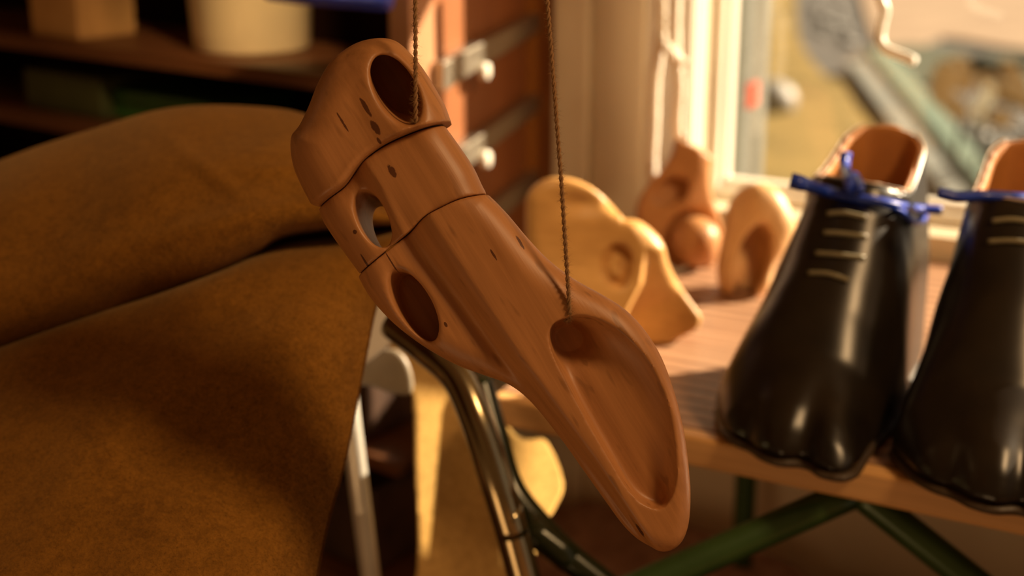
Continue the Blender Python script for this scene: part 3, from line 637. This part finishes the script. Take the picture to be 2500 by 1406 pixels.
# ------------------------------------------------------------------ black boots
t = NT('black_leather'); tc = t.n('ShaderNodeTexCoord'); a = t.noise(tc.outputs['Object'], 18, 3, .5); b = t.noise(tc.outputs['Object'], 700, 2)
t.base(t.ramp(a, [(.3, (.006, .004, .003)), (.7, (.017, .011, .006))])); m_leather = t.done(.30, spec=.5)
m_lining = plain('tan_leather_lining', (.46, .18, .045), .55); m_rim = plain('raw_leather_edge', (.50, .36, .24), .5)
m_lace = plain('olive_laces', (.20, .17, .10), .5); m_sole = plain('dark_sole', (.05, .03, .015), .5)
m_blue = plain('blue_ribbon', (.012, .045, .42), .35, spec=.6)
LX = .325
def shoe(toe, heel, flip, label, bow_pts, lace_px, highlight=None, dark=1):
    toe = np.array([*toe, ZT+.0]); heel = np.array([*heel, ZT]); ax = heel-toe; L = np.linalg.norm(ax); ax /= L; lat = np.array([ax[1], -ax[0], 0])*flip
    tk = np.array([0, .012, .03, .06, .10, .14, .17, .20, .22, .24, .30, L-.008, L+.002]); tk[-2:] = (.318, .330)
    Wk = np.array([.044, .052, .058, .062, .068, .068, .065, .060, .055, .052, .047, .034, .006])
    Hk = np.array([.018, .034, .046, .058, .076, .108, .138, .172, .200, .30, .32, .30, .26])
    Ck = np.array([-.012, -.015, -.020, -.025, -.029, -.025, -.020, -.019, -.018, -.017, -.012, -.012, -.012])
    def outer(Lt, Bt, Zt, ins=0.):
        Gv = sum(np.exp(-((Bt-q)/.009)**2) for q in (-.052, -.004))
        Te = Lt-(.037-.31*Bt)*(1-sst(Lt, .03, .16))-.016*Gv*sst(-Lt, -.12, -.02)-.010*np.clip(np.abs(Bt+.015)/.05, 0, 1)**2
        W = np.interp(Te, tk, Wk).astype(np.float32)-ins; H = np.interp(Te, tk, Hk).astype(np.float32)-ins; Cn = np.interp(Te, tk, Ck)
        fade = sst(-Lt, -.105, -.02); H = H*(1-.24*np.clip(Gv, 0, 1)*fade)
        # collar narrows towards its top
        W = W*(1-.16*sst(Zt, .09, .20)); W = np.maximum(W, .002); H = np.maximum(H, .004)
        p = 2.3+1.0*sst(Te, .14, .24)
        r = (np.abs((Bt-Cn)/W)**p+(np.maximum(Zt, 0)/H)**p)**(1/p)
        f = (r-1)*np.minimum(W, H)*.8
        return np.maximum(np.maximum(f, (-Te)+ins), Lt-.330+ins)
    def ztop(Lt, Bt=-.012): return .190+.024*sst(Lt, .235, .325)-.008*np.sin(np.clip((Lt-.2)/.12, 0, 1)*math.pi)-5.5*np.clip(np.abs(Bt+.012)-.008, 0, .05)**2*sst(Lt, .22, .25)-.10*(Bt+.012)*sst(Lt, .20, .23)
    ctr = toe+ax*L*.5
    root = empty('black_boot', [ctr[0], ctr[1], ZT], label, 'boot', 'pair of black lace-up boots')
    def build(nm, fn, mat, z0, z1, t0=-.012, h=.0024):
        V, Q = nets(fn, (t0, -.108, z0), (.345, .085, z1), h); V = relax(V, Q, 16)
        P = toe+V[:, :1]*ax+V[:, 1:2]*lat+V[:, 2:3]*EZ
        # (ax, lat, z) handedness
        if np.dot(np.cross(ax, lat), EZ) < 0: Q = Q[:, ::-1].copy()
        return raw(nm, P, Q, mat, root)
    def upper(Lt, Bt, Zt):
        o = outer(Lt, Bt, Zt); i = outer(Lt, Bt, Zt, .0055); hollow = np.maximum(i, .228-Lt*1.0-0*Zt)
        hollow = np.maximum(hollow, .012-Zt)
        return np.maximum(np.maximum(np.maximum(o, -hollow), Zt-ztop(Lt, Bt)), .010-Zt)
    def lining(Lt, Bt, Zt):
        o = outer(Lt, Bt, Zt, .0035); i = outer(Lt, Bt, Zt, .0110)
        return np.maximum(np.maximum(np.maximum(o, -np.maximum(i, .02-Zt)), Zt-ztop(Lt, Bt)-.0008), np.maximum(.012-Zt, .222-Lt))
    def sole(Lt, Bt, Zt):
        return np.maximum(np.maximum(outer(Lt, Bt, np.full_like(Zt, .008), -.002), Zt-.010), .001-Zt)
    def welt(Lt, Bt, Zt):
        o = outer(Lt, Bt, Zt, -.0006); i = outer(Lt, Bt, Zt, .0062); zz = Zt-ztop(Lt, Bt)
        return np.maximum(np.maximum(o, -i), np.maximum(zz-.0022, -zz-.0026))
    build('leather_upper', upper, m_leather, -.004, .225)
    build('lining', lining, m_lining, .0, .225)['label'] = 'tan leather lining'
    build('collar_edge', welt, m_rim, .165, .225, .18, .0022)
    build('sole', sole, m_sole, -.004, .02)
    def hit(px, py):
        r = ray(px, py); D = np.linspace(.85, 1.5, 1300); P = CAM+D[:, None]*r; q = P-toe
        lt, bt, zt = (q @ ax).astype(np.float32), (q @ lat).astype(np.float32), q[:, 2].astype(np.float32)
        f = np.maximum(np.maximum(outer(lt, bt, zt), zt-ztop(lt, bt)), -zt); k = np.nonzero(f < 0)[0]
        return P[k[0]] if len(k) else None
    for lp in lace_px:
        P = [hit(*q) for q in lp]; P = [p for p in P if p is not None]
        if len(P) < 2: continue
        P = [p-FW*.0022 for p in P]; tube('lace', catmull([list(p) for p in P], 5), .0022, m_lace, root, 8)
    if bow_pts:
        bow = None
        for strip, wd in bow_pts:
            D = None; P = []
            for (x, y, dd) in strip:
                h_ = hit(x, y); base = (h_-CAM) @ FW if h_ is not None else None
                if base is None: base = D if D else 1.10
                D = base; P.append((x, y, base-dd))
            P = catmull(P, 6); V, Fc = [], []; n = len(P)
            tg = np.gradient(P[:, :2], axis=0); tg /= np.linalg.norm(tg, axis=1)[:, None]+1e-9
            for i, p in enumerate(P):
                w = wd*(.55+.45*math.cos(i/n*2.2)) if wd > 12 else wd; nx, ny = -tg[i][1]*w, tg[i][0]*w
                V += [at(p[0]-nx, p[1]-ny, p[2]+.004), at(p[0], p[1], p[2]-.001), at(p[0]+nx, p[1]+ny, p[2]+.004)]
            for i in range(n-1): Fc += [(3*i, 3*i+3, 3*i+4, 3*i+1), (3*i+1, 3*i+4, 3*i+5, 3*i+2)]
            q = raw('ribbon' if bow is None else 'ribbon_loop', V, Fc, m_blue, root); sm = q.modifiers.new('s', 'SOLIDIFY'); sm.thickness = .0012; bow = q
            q['label'] = 'bright blue ribbon tied in a bow'
    return root
shoe((.198, .925), (.338, 1.215), 1, 'black lace-up boot nearer the carvings, standing with its toe over the bench edge',
     [([(1930, 440, .030), (1965, 450, .028), (2010, 465, .02), (2055, 475, .012), (2085, 485, .010)], 17),
      ([(2065, 372, .035), (2062, 400, .03), (2072, 440, .02), (2085, 475, .012)], 12),
      ([(2085, 478, .014), (2100, 455, .022), (2086, 430, .026), (2072, 450, .022), (2085, 480, .012)], 9),
      ([(2085, 482, .010), (2140, 490, .012), (2200, 502, .014), (2250, 510, .016), (2300, 514, .02)], 8),
      ([(2150, 495, .012), (2200, 515, .014), (2235, 545, .014), (2258, 530, .014), (2248, 505, .014)], 5)],
     [[(2018, 522), (2060, 520), (2115, 532)], [(2010, 568), (2055, 570), (2115, 578)], [(1990, 618), (2045, 622), (2110, 630)], [(1972, 666), (2020, 668), (2070, 684)]])
shoe((.338, .845), (.440, 1.150), 1, 'black lace-up boot at the right edge of the photo, partly cut off',
     [([(2290, 470, .02), (2340, 480, .02), (2400, 478, .012), (2470, 482, .010), (2520, 486, .01)], 11)],
     [[(2420, 540), (2470, 536), (2530, 545)], [(2410, 590), (2470, 588), (2530, 596)]])

# ------------------------------------------------------------------ chair under the hide
m_shell = plain('white_plastic_shell', (.86, .80, .72), .35, var=.03)
m_chrome = plain('chrome_tube', (.72, .68, .60), .38, .55, var=.02); m_brass = plain('olive_metal_tube', (.34, .28, .17), .2, 1.0, var=.05)
ch = empty('draped_chair', [-.32, 1.15, 0], 'chair with white shell seat and metal tube legs, mostly hidden under the suede hide', 'chair')
inflate('seat', catmull([(700, 640), (905, 650), (1015, 770), (988, 806), (935, 855), (882, 895), (800, 930), (690, 900)], 5, True), 1.16, m_shell, ch, (680, 620, -40), (1035, 950, 40), 5, 12, 12, 11, w0=lambda X, Y: -.10*(Y-800))
inflate('seat_underside', catmull([(760, 880), (880, 868), (960, 850), (1000, 890), (1008, 958), (960, 962), (880, 940), (760, 960)], 4, True), 1.19, plain('shaded_shell', (.24, .19, .13), .4), ch, (740, 820, -40), (1030, 985, 40), 5, 14, 14, 12)  # shade beneath the seat is put into this darker shell colour
def legpx(name, pts, r, mat, par=ch, ext=True):
    P = [at(*p) for p in pts]
    if ext:
        d = P[-1]-P[-2]; d /= np.linalg.norm(d); k_ = (P[-1][2]-.003)/max(-d[2], .05); P.append(P[-1]+d*k_)
    return tube(name, catmull([list(p) for p in P], 8), r, mat, par, 18)
legpx('leg', [(842, 900, 1.20), (856, 1030, 1.20), (880, 1220, 1.22), (905, 1410, 1.26)], .0088, m_chrome)
legpx('leg', [(960, 790, 1.10), (1040, 850, 1.08), (1115, 920, 1.07), (1165, 1030, 1.06), (1210, 1170, 1.06), (1250, 1300, 1.07), (1282, 1420, 1.08)], .0125, m_brass)
legpx('leg', [(1170, 930, 1.16), (1205, 1060, 1.15), (1245, 1190, 1.14), (1320, 1290, 1.13), (1400, 1370, 1.12), (1490, 1440, 1.12)], .0118, m_olive)
# tan suede piece hanging below
m_drape = suede('light_suede', (.42, .24, .07), (.58, .35, .12), .3, .6)
dr_ = inflate('suede_apron', catmull([(944, 838), (985, 812), (1060, 850), (1190, 960), (1262, 1060), (1332, 1072), (1377, 1180), (1352, 1250), (1315, 1300), (1306, 1440), (1306, 1560), (1034, 1560), (1020, 1320), (1012, 1120), (1006, 960), (984, 895)], 5, True), 1.30, m_drape, None, (925, 800, -50), (1395, 1580, 50), 6, 6, 6, 5,
   w0=lambda X, Y: 18*np.sin((X-1000)*.022+Y*.002)+.02*(Y-900), loc=at(1160, 1560, 1.30))
tag(dr_, 'light tan suede piece hanging behind the metal tubes, left of the bench', 'suede piece')

# ------------------------------------------------------------------ shelving at the left
SA = onz(950, 205, .962); SB = onz(0, 85, .962); sd = (SB-SA)*[1, 1, 0]; sd /= np.linalg.norm(sd); sn_ = np.array([-sd[1], sd[0], 0]); sn_ = sn_ if sn_[1] > 0 else -sn_
def sbox(name, u0, u1, v0, v1, z0, z1, mat, parent=None, bev=0):
    q = lambda u, v, z: np.array([*(SA[:2]+sd[:2]*u+sn_[:2]*v), z])
    o = hexa(name, [q(u0, v0, z0), q(u1, v0, z0), q(u1, v1, z0), q(u0, v1, z0), q(u0, v0, z1), q(u1, v0, z1), q(u1, v1, z1), q(u0, v1, z1)], mat, parent, bev); bm_fix(o); return o
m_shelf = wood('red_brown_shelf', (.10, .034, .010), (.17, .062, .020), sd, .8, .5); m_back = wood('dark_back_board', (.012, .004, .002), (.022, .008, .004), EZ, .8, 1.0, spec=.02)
su = empty('shelving_unit', [*(SA[:2]+sd[:2]*.5), 0], 'dark brown wooden shelving unit with open shelves at the left', 'shelf unit')
for zt_ in (.962, .862, .715, .535, .36, 1.62):
    q = lambda u, v, z: np.array([*(SA[:2]+sd[:2]*u+sn_[:2]*v), z])
    bm_fix(hexa('shelf', [q(.0, 0, zt_-.016), q(1.05, 0, zt_-.016), q(1.05, .205, zt_-.016), q(.075, .205, zt_-.016), q(.0, 0, zt_), q(1.05, 0, zt_), q(1.05, .205, zt_), q(.075, .205, zt_)], m_shelf, su))
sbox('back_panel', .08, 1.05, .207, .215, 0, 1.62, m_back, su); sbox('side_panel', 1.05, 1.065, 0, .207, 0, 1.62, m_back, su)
# buckets and boxes on it
m_bucket = plain('cream_plastic', (.86, .70, .42), .45, var=.03); m_card = plain('tan_card', (.50, .27, .09), .7, var=.08)
def lathe(name, c, prof, mat, parent=None, n=40, loc=None):
    V, Fc = [], []
    for r, z in prof:
        for j in range(n): a = 2*math.pi*j/n; V.append([c[0]+r*math.cos(a), c[1]+r*math.sin(a), c[2]+z])
    for i in range(len(prof)-1):
        for j in range(n): Fc.append((i*n+j, i*n+(j+1) % n, (i+1)*n+(j+1) % n, (i+1)*n+j))
    o = raw(name, V, Fc, mat, parent, True, loc if loc is not None else c); return o
bc = onz(592, 138, .9625); bc = bc+np.array([0, .070, 0])
bk = lathe('plastic_bucket', bc, [(.0, 0), (.066, 0), (.0705, .004), (.0785, .17), (.082, .172), (.082, .182), (.076, .182), (.074, .17), (.066, .006), (0, .006)], m_bucket)
tag(bk, 'large cream plastic bucket standing on the upper shelf', 'bucket')
p = onz(130, 92, .9625); tag(sbox('card_box', *(lambda u: (u-.055, u+.045))((p-SA) @ sd), (p-SA) @ sn_, min((p-SA) @ sn_+.09, .2), .9625, 1.12, m_card, None, .003), 'tan cardboard box on the upper shelf at the far left', 'box')
m_bl = plain('blue_plastic', (.06, .12, .95), .2, spec=.6)
bt = inflate('blue_tray', catmull([(640, -70), (900, -95), (960, -60), (957, 5), (935, 19), (880, 15), (740, 3), (640, -8)], 4, True, corners=(0, 7)), 1.40, m_bl, None, (620, -110, -70), (980, 40, 70), 5, 60, 60, 14, loc=at(820, -10, 1.40)); tag(bt, 'shiny blue plastic tray at the top, above the cream bucket', 'tray')
bt_s = sbox('tray_shelf', -.02, .5, -.05, .1, 1.105, 1.12, m_shelf, su) if False else None
m_gr1 = plain('green_plastic', (.03, .11, .015), .4); m_ol = plain('olive_box', (.05, .055, .012), .6)
p = onz(590, 262, .8625); u = (p-SA) @ sd
tag(sbox('green_crate', u-.115, u+.085, .05, .19, .8625, .90, m_gr1, None, .004), 'dark green flat crate on the second shelf, above the hide', 'crate')
p = onz(330, 262, .8625); u = (p-SA) @ sd
tag(sbox('olive_box', u-.045, u+.12, .03, .19, .8625, .915, m_ol, None, .004), 'dark olive box on the second shelf, left of the green crate', 'box')
m_clut = plain('dark_leather', (.05, .022, .010), .6, var=.5, scale=25)
for (u0, u1, z, h_, lb) in ((.0, .13, .535, .12, 'dark brown leather roll on a lower shelf behind the metal leg'), (.14, .3, .535, .10, 'dark box on a lower shelf, hidden behind the hide edge'), (.0, .2, .36, .11, 'dark brown box on the lowest visible shelf')):
    tag(sbox('storage_box', u0+.07, u1+.07, .03, .19, z+.0005, z+h_, m_clut, None, .006), lb, 'box')

# ------------------------------------------------------------------ drawer cabinet with metal slides
m_cab = wood('red_brown_panel', (.22, .075, .028), (.33, .125, .045), EZ, .7, .45); m_up = wood('pinkish_upright', (.36, .16, .075), (.50, .25, .13), EZ, .7, .5)
m_obk = wood('orange_back_board', (.30, .11, .02), (.42, .17, .035), EZ, .7, .5)
def sx(px): return onplane(px, 200, SA, sn_)
az = math.radians(19.5); pd = np.array([math.sin(az), math.cos(az), 0]); pn = np.array([pd[1], -pd[0], 0])
c0 = sx(952)*[1, 1, 0]; c1 = sx(1005)*[1, 1, 0]
def at_line(px):      # point on the panel plane (through c1 along pd) seen at column px
    return onplane(px, 200, c1, pn)*[1, 1, 0]
c2_, c3 = at_line(1065), at_line(1292)
cb = empty('drawer_cabinet', (c0+c3)/2, 'open red brown drawer cabinet with metal slides and no drawers, left of the window wall', 'cabinet')
def vprism(name, pts, z0, z1, mat, par, bev=0):
    o = hexa(name, [np.array([p[0], p[1], z0]) for p in pts]+[np.array([p[0], p[1], z1]) for p in pts], mat, par, bev); bm_fix(o); return o
vprism('upright', [c0, c1, c2_, c2_+(c0-c1)], .70, 1.5, m_up, cb, .002)
off = -pn*.004
vprism('side_panel', [c2_+off, c3+off, c3+off-pn*.016, c2_+off-pn*.016], .70, 1.5, m_cab, cb)
pr = c3+np.array([math.cos(az), -math.sin(az), 0])*.3; n_w = np.array([math.sin(az), math.cos(az), 0]); c4 = onplane(1380, 200, c3, n_w)*[1, 1, 0]
vprism('back_board', [c3+off, c4, c4+n_w*.006, c3+off+n_w*.006], .70, 1.5, m_obk, cb)
m_slide = plain('grey_steel', (.42, .38, .31), .35, .85, var=.05); m_nyl = plain('white_nylon', (.82, .78, .68), .35)
def onpanel(x, y): return onplane(x, y, c1, pn)
def slide(f0, f1, b0, b1, wheel, label=None):
    A, A_, B, B_ = onpanel(*f0), onpanel(*f1), onpanel(*b0), onpanel(*b1)
    o = hexa('drawer_slide', [A_, B_, B_+pn*.014, A_+pn*.014, A, B, B+pn*.014, A+pn*.014], m_slide, cb, .0015); bm_fix(o)
    if wheel:
        w = onpanel(*wheel); V, Fc = [], []
        for (r, q) in ((0, .012), (.0085, .012), (.0098, .014), (.0098, .019), (.0085, .021), (0, .021)):
            for j in range(20): a = j*math.pi/10; V.append(w+pn*q+pd*r*math.cos(a)+EZ*r*math.sin(a))
        for i in range(5):
            for j in range(20): Fc.append((i*20+j, i*20+(j+1) % 20, (i+1)*20+(j+1) % 20, (i+1)*20+j))
        raw('roller', V, Fc, m_nyl, o)
    return o
slide((1055, 150), (1055, 222), (1330, 14), (1330, 50), (1150, 172))
slide((1060, 388), (1060, 450), (1345, 192), (1345, 226), (1153, 386))
slide((1100, 560), (1100, 620), (1345, 372), (1345, 405), None)
slide((1055, -130), (1055, -60), (1330, -190), (1330, -155), None)

# ------------------------------------------------------------------ light
w = bpy.data.worlds.new('World'); SC.world = w; w.use_nodes = True; nt = w.node_tree; bg = nt.nodes['Background']
tc = nt.nodes.new('ShaderNodeTexCoord'); dp = nt.nodes.new('ShaderNodeVectorMath'); dp.operation = 'DOT_PRODUCT'; dp.inputs[1].default_value = tuple(E2)
nt.links.new(tc.outputs['Generated'], dp.inputs[0]); rmp = nt.nodes.new('ShaderNodeValToRGB'); rmp.color_ramp.elements[0].position = .35; rmp.color_ramp.elements[1].position = .65
rmp.color_ramp.elements[0].color = (.34, .155, .05, 1); rmp.color_ramp.elements[1].color = (.95, .82, .66, 1)
mr = nt.nodes.new('ShaderNodeMapRange'); mr.inputs[1].default_value = -1; mr.inputs[2].default_value = 1
nt.links.new(dp.outputs['Value'], mr.inputs[0]); nt.links.new(mr.outputs[0], rmp.inputs[0]); nt.links.new(rmp.outputs[0], bg.inputs[0]); bg.inputs[1].default_value = .40
sun = bpy.data.lights.new('sun', 'SUN'); sun.energy = 18; sun.angle = math.radians(.8); sun.color = (1, .80, .56)
so = bpy.data.objects.new('sun', sun); COL.objects.link(so)
dh = -.88*E1-E2; dh /= np.linalg.norm(dh); dvec = dh+np.array([0, 0, -.5])
from mathutils import Vector
so.rotation_euler = Vector(dvec).to_track_quat('-Z', 'Y').to_euler(); so.location = (3, 3, 3)
def area(name, loc, tgt, size, power, col):
    l = bpy.data.lights.new(name, 'AREA'); l.size = size; l.energy = power; l.color = col; o = bpy.data.objects.new(name, l); COL.objects.link(o)
    o.location = loc; o.rotation_euler = (Vector(tgt)-Vector(loc)).to_track_quat('-Z', 'Y').to_euler(); return o
area('upper_fill', (.80, .42, 1.80), (-.1, 1.0, .95), .22, 9, (1, .62, .29))  # unseen fill, added for soft warm light from the upper right
area('low_bounce_fill', (-.45, .10, .25), (-.05, .85, .85), .35, 1.5, (1, .60, .28))  # added low fill, stands in for light bounced up from below

sp = bpy.data.lights.new('sun_patch_spot', 'SPOT'); sp.energy = 190; sp.color = (1, .80, .48); sp.spot_size = math.radians(8); sp.spot_blend = .12; sp.shadow_soft_size = .01  # added spot, imitates sun patches on the suede apron under the bench
spo = bpy.data.objects.new('sun_patch_spot', sp); COL.objects.link(spo); spo.location = (.95, .98, .52); spo.rotation_euler = (Vector(tuple(at(1290, 1200, 1.29)))-Vector(spo.location)).to_track_quat('-Z', 'Y').to_euler()
def spot(name, loc, tgt, deg, e, col, blend=1.):
    l = bpy.data.lights.new(name, 'SPOT'); l.energy = e; l.color = col; l.spot_size = math.radians(deg); l.spot_blend = blend; l.shadow_soft_size = .05
    o = bpy.data.objects.new(name, l); COL.objects.link(o); o.location = loc; o.rotation_euler = (Vector(tuple(tgt))-Vector(loc)).to_track_quat('-Z', 'Y').to_euler()
spot('carving_fill_spot', (-.20, 1.15, 1.30), at(1430, 640, 1.30), 16, 7, (1, .66, .32))  # added spot to brighten the left face of the knuckle carving
spot('bucket_fill_spot', (.15, .55, 1.75), at(600, 60, 1.75), 16, 85, (1, .68, .34))  # unseen spot, added to brighten the bucket and shelf edge
# ------------------------------------------------------------------ camera
cd = bpy.data.cameras.new('camera'); cam = bpy.data.objects.new('camera', cd); COL.objects.link(cam)
cam.location = tuple(CAM); cam.rotation_euler = (math.pi/2-TH, 0, 0); cd.sensor_width = 36; cd.lens = 3472*36/2500; cd.clip_start = .05
cd.dof.use_dof = True; cd.dof.focus_distance = .79; cd.dof.aperture_fstop = 4.0; SC.camera = cam
SC.view_settings.view_transform = 'Standard'; SC.view_settings.look = 'None'; SC.view_settings.gamma = 1; SC.view_settings.exposure = 0; SC.view_settings.use_curve_mapping = False
SC.cycles.use_denoising = True
for o in SC.objects:
    if 'wl' in o: del o['wl']
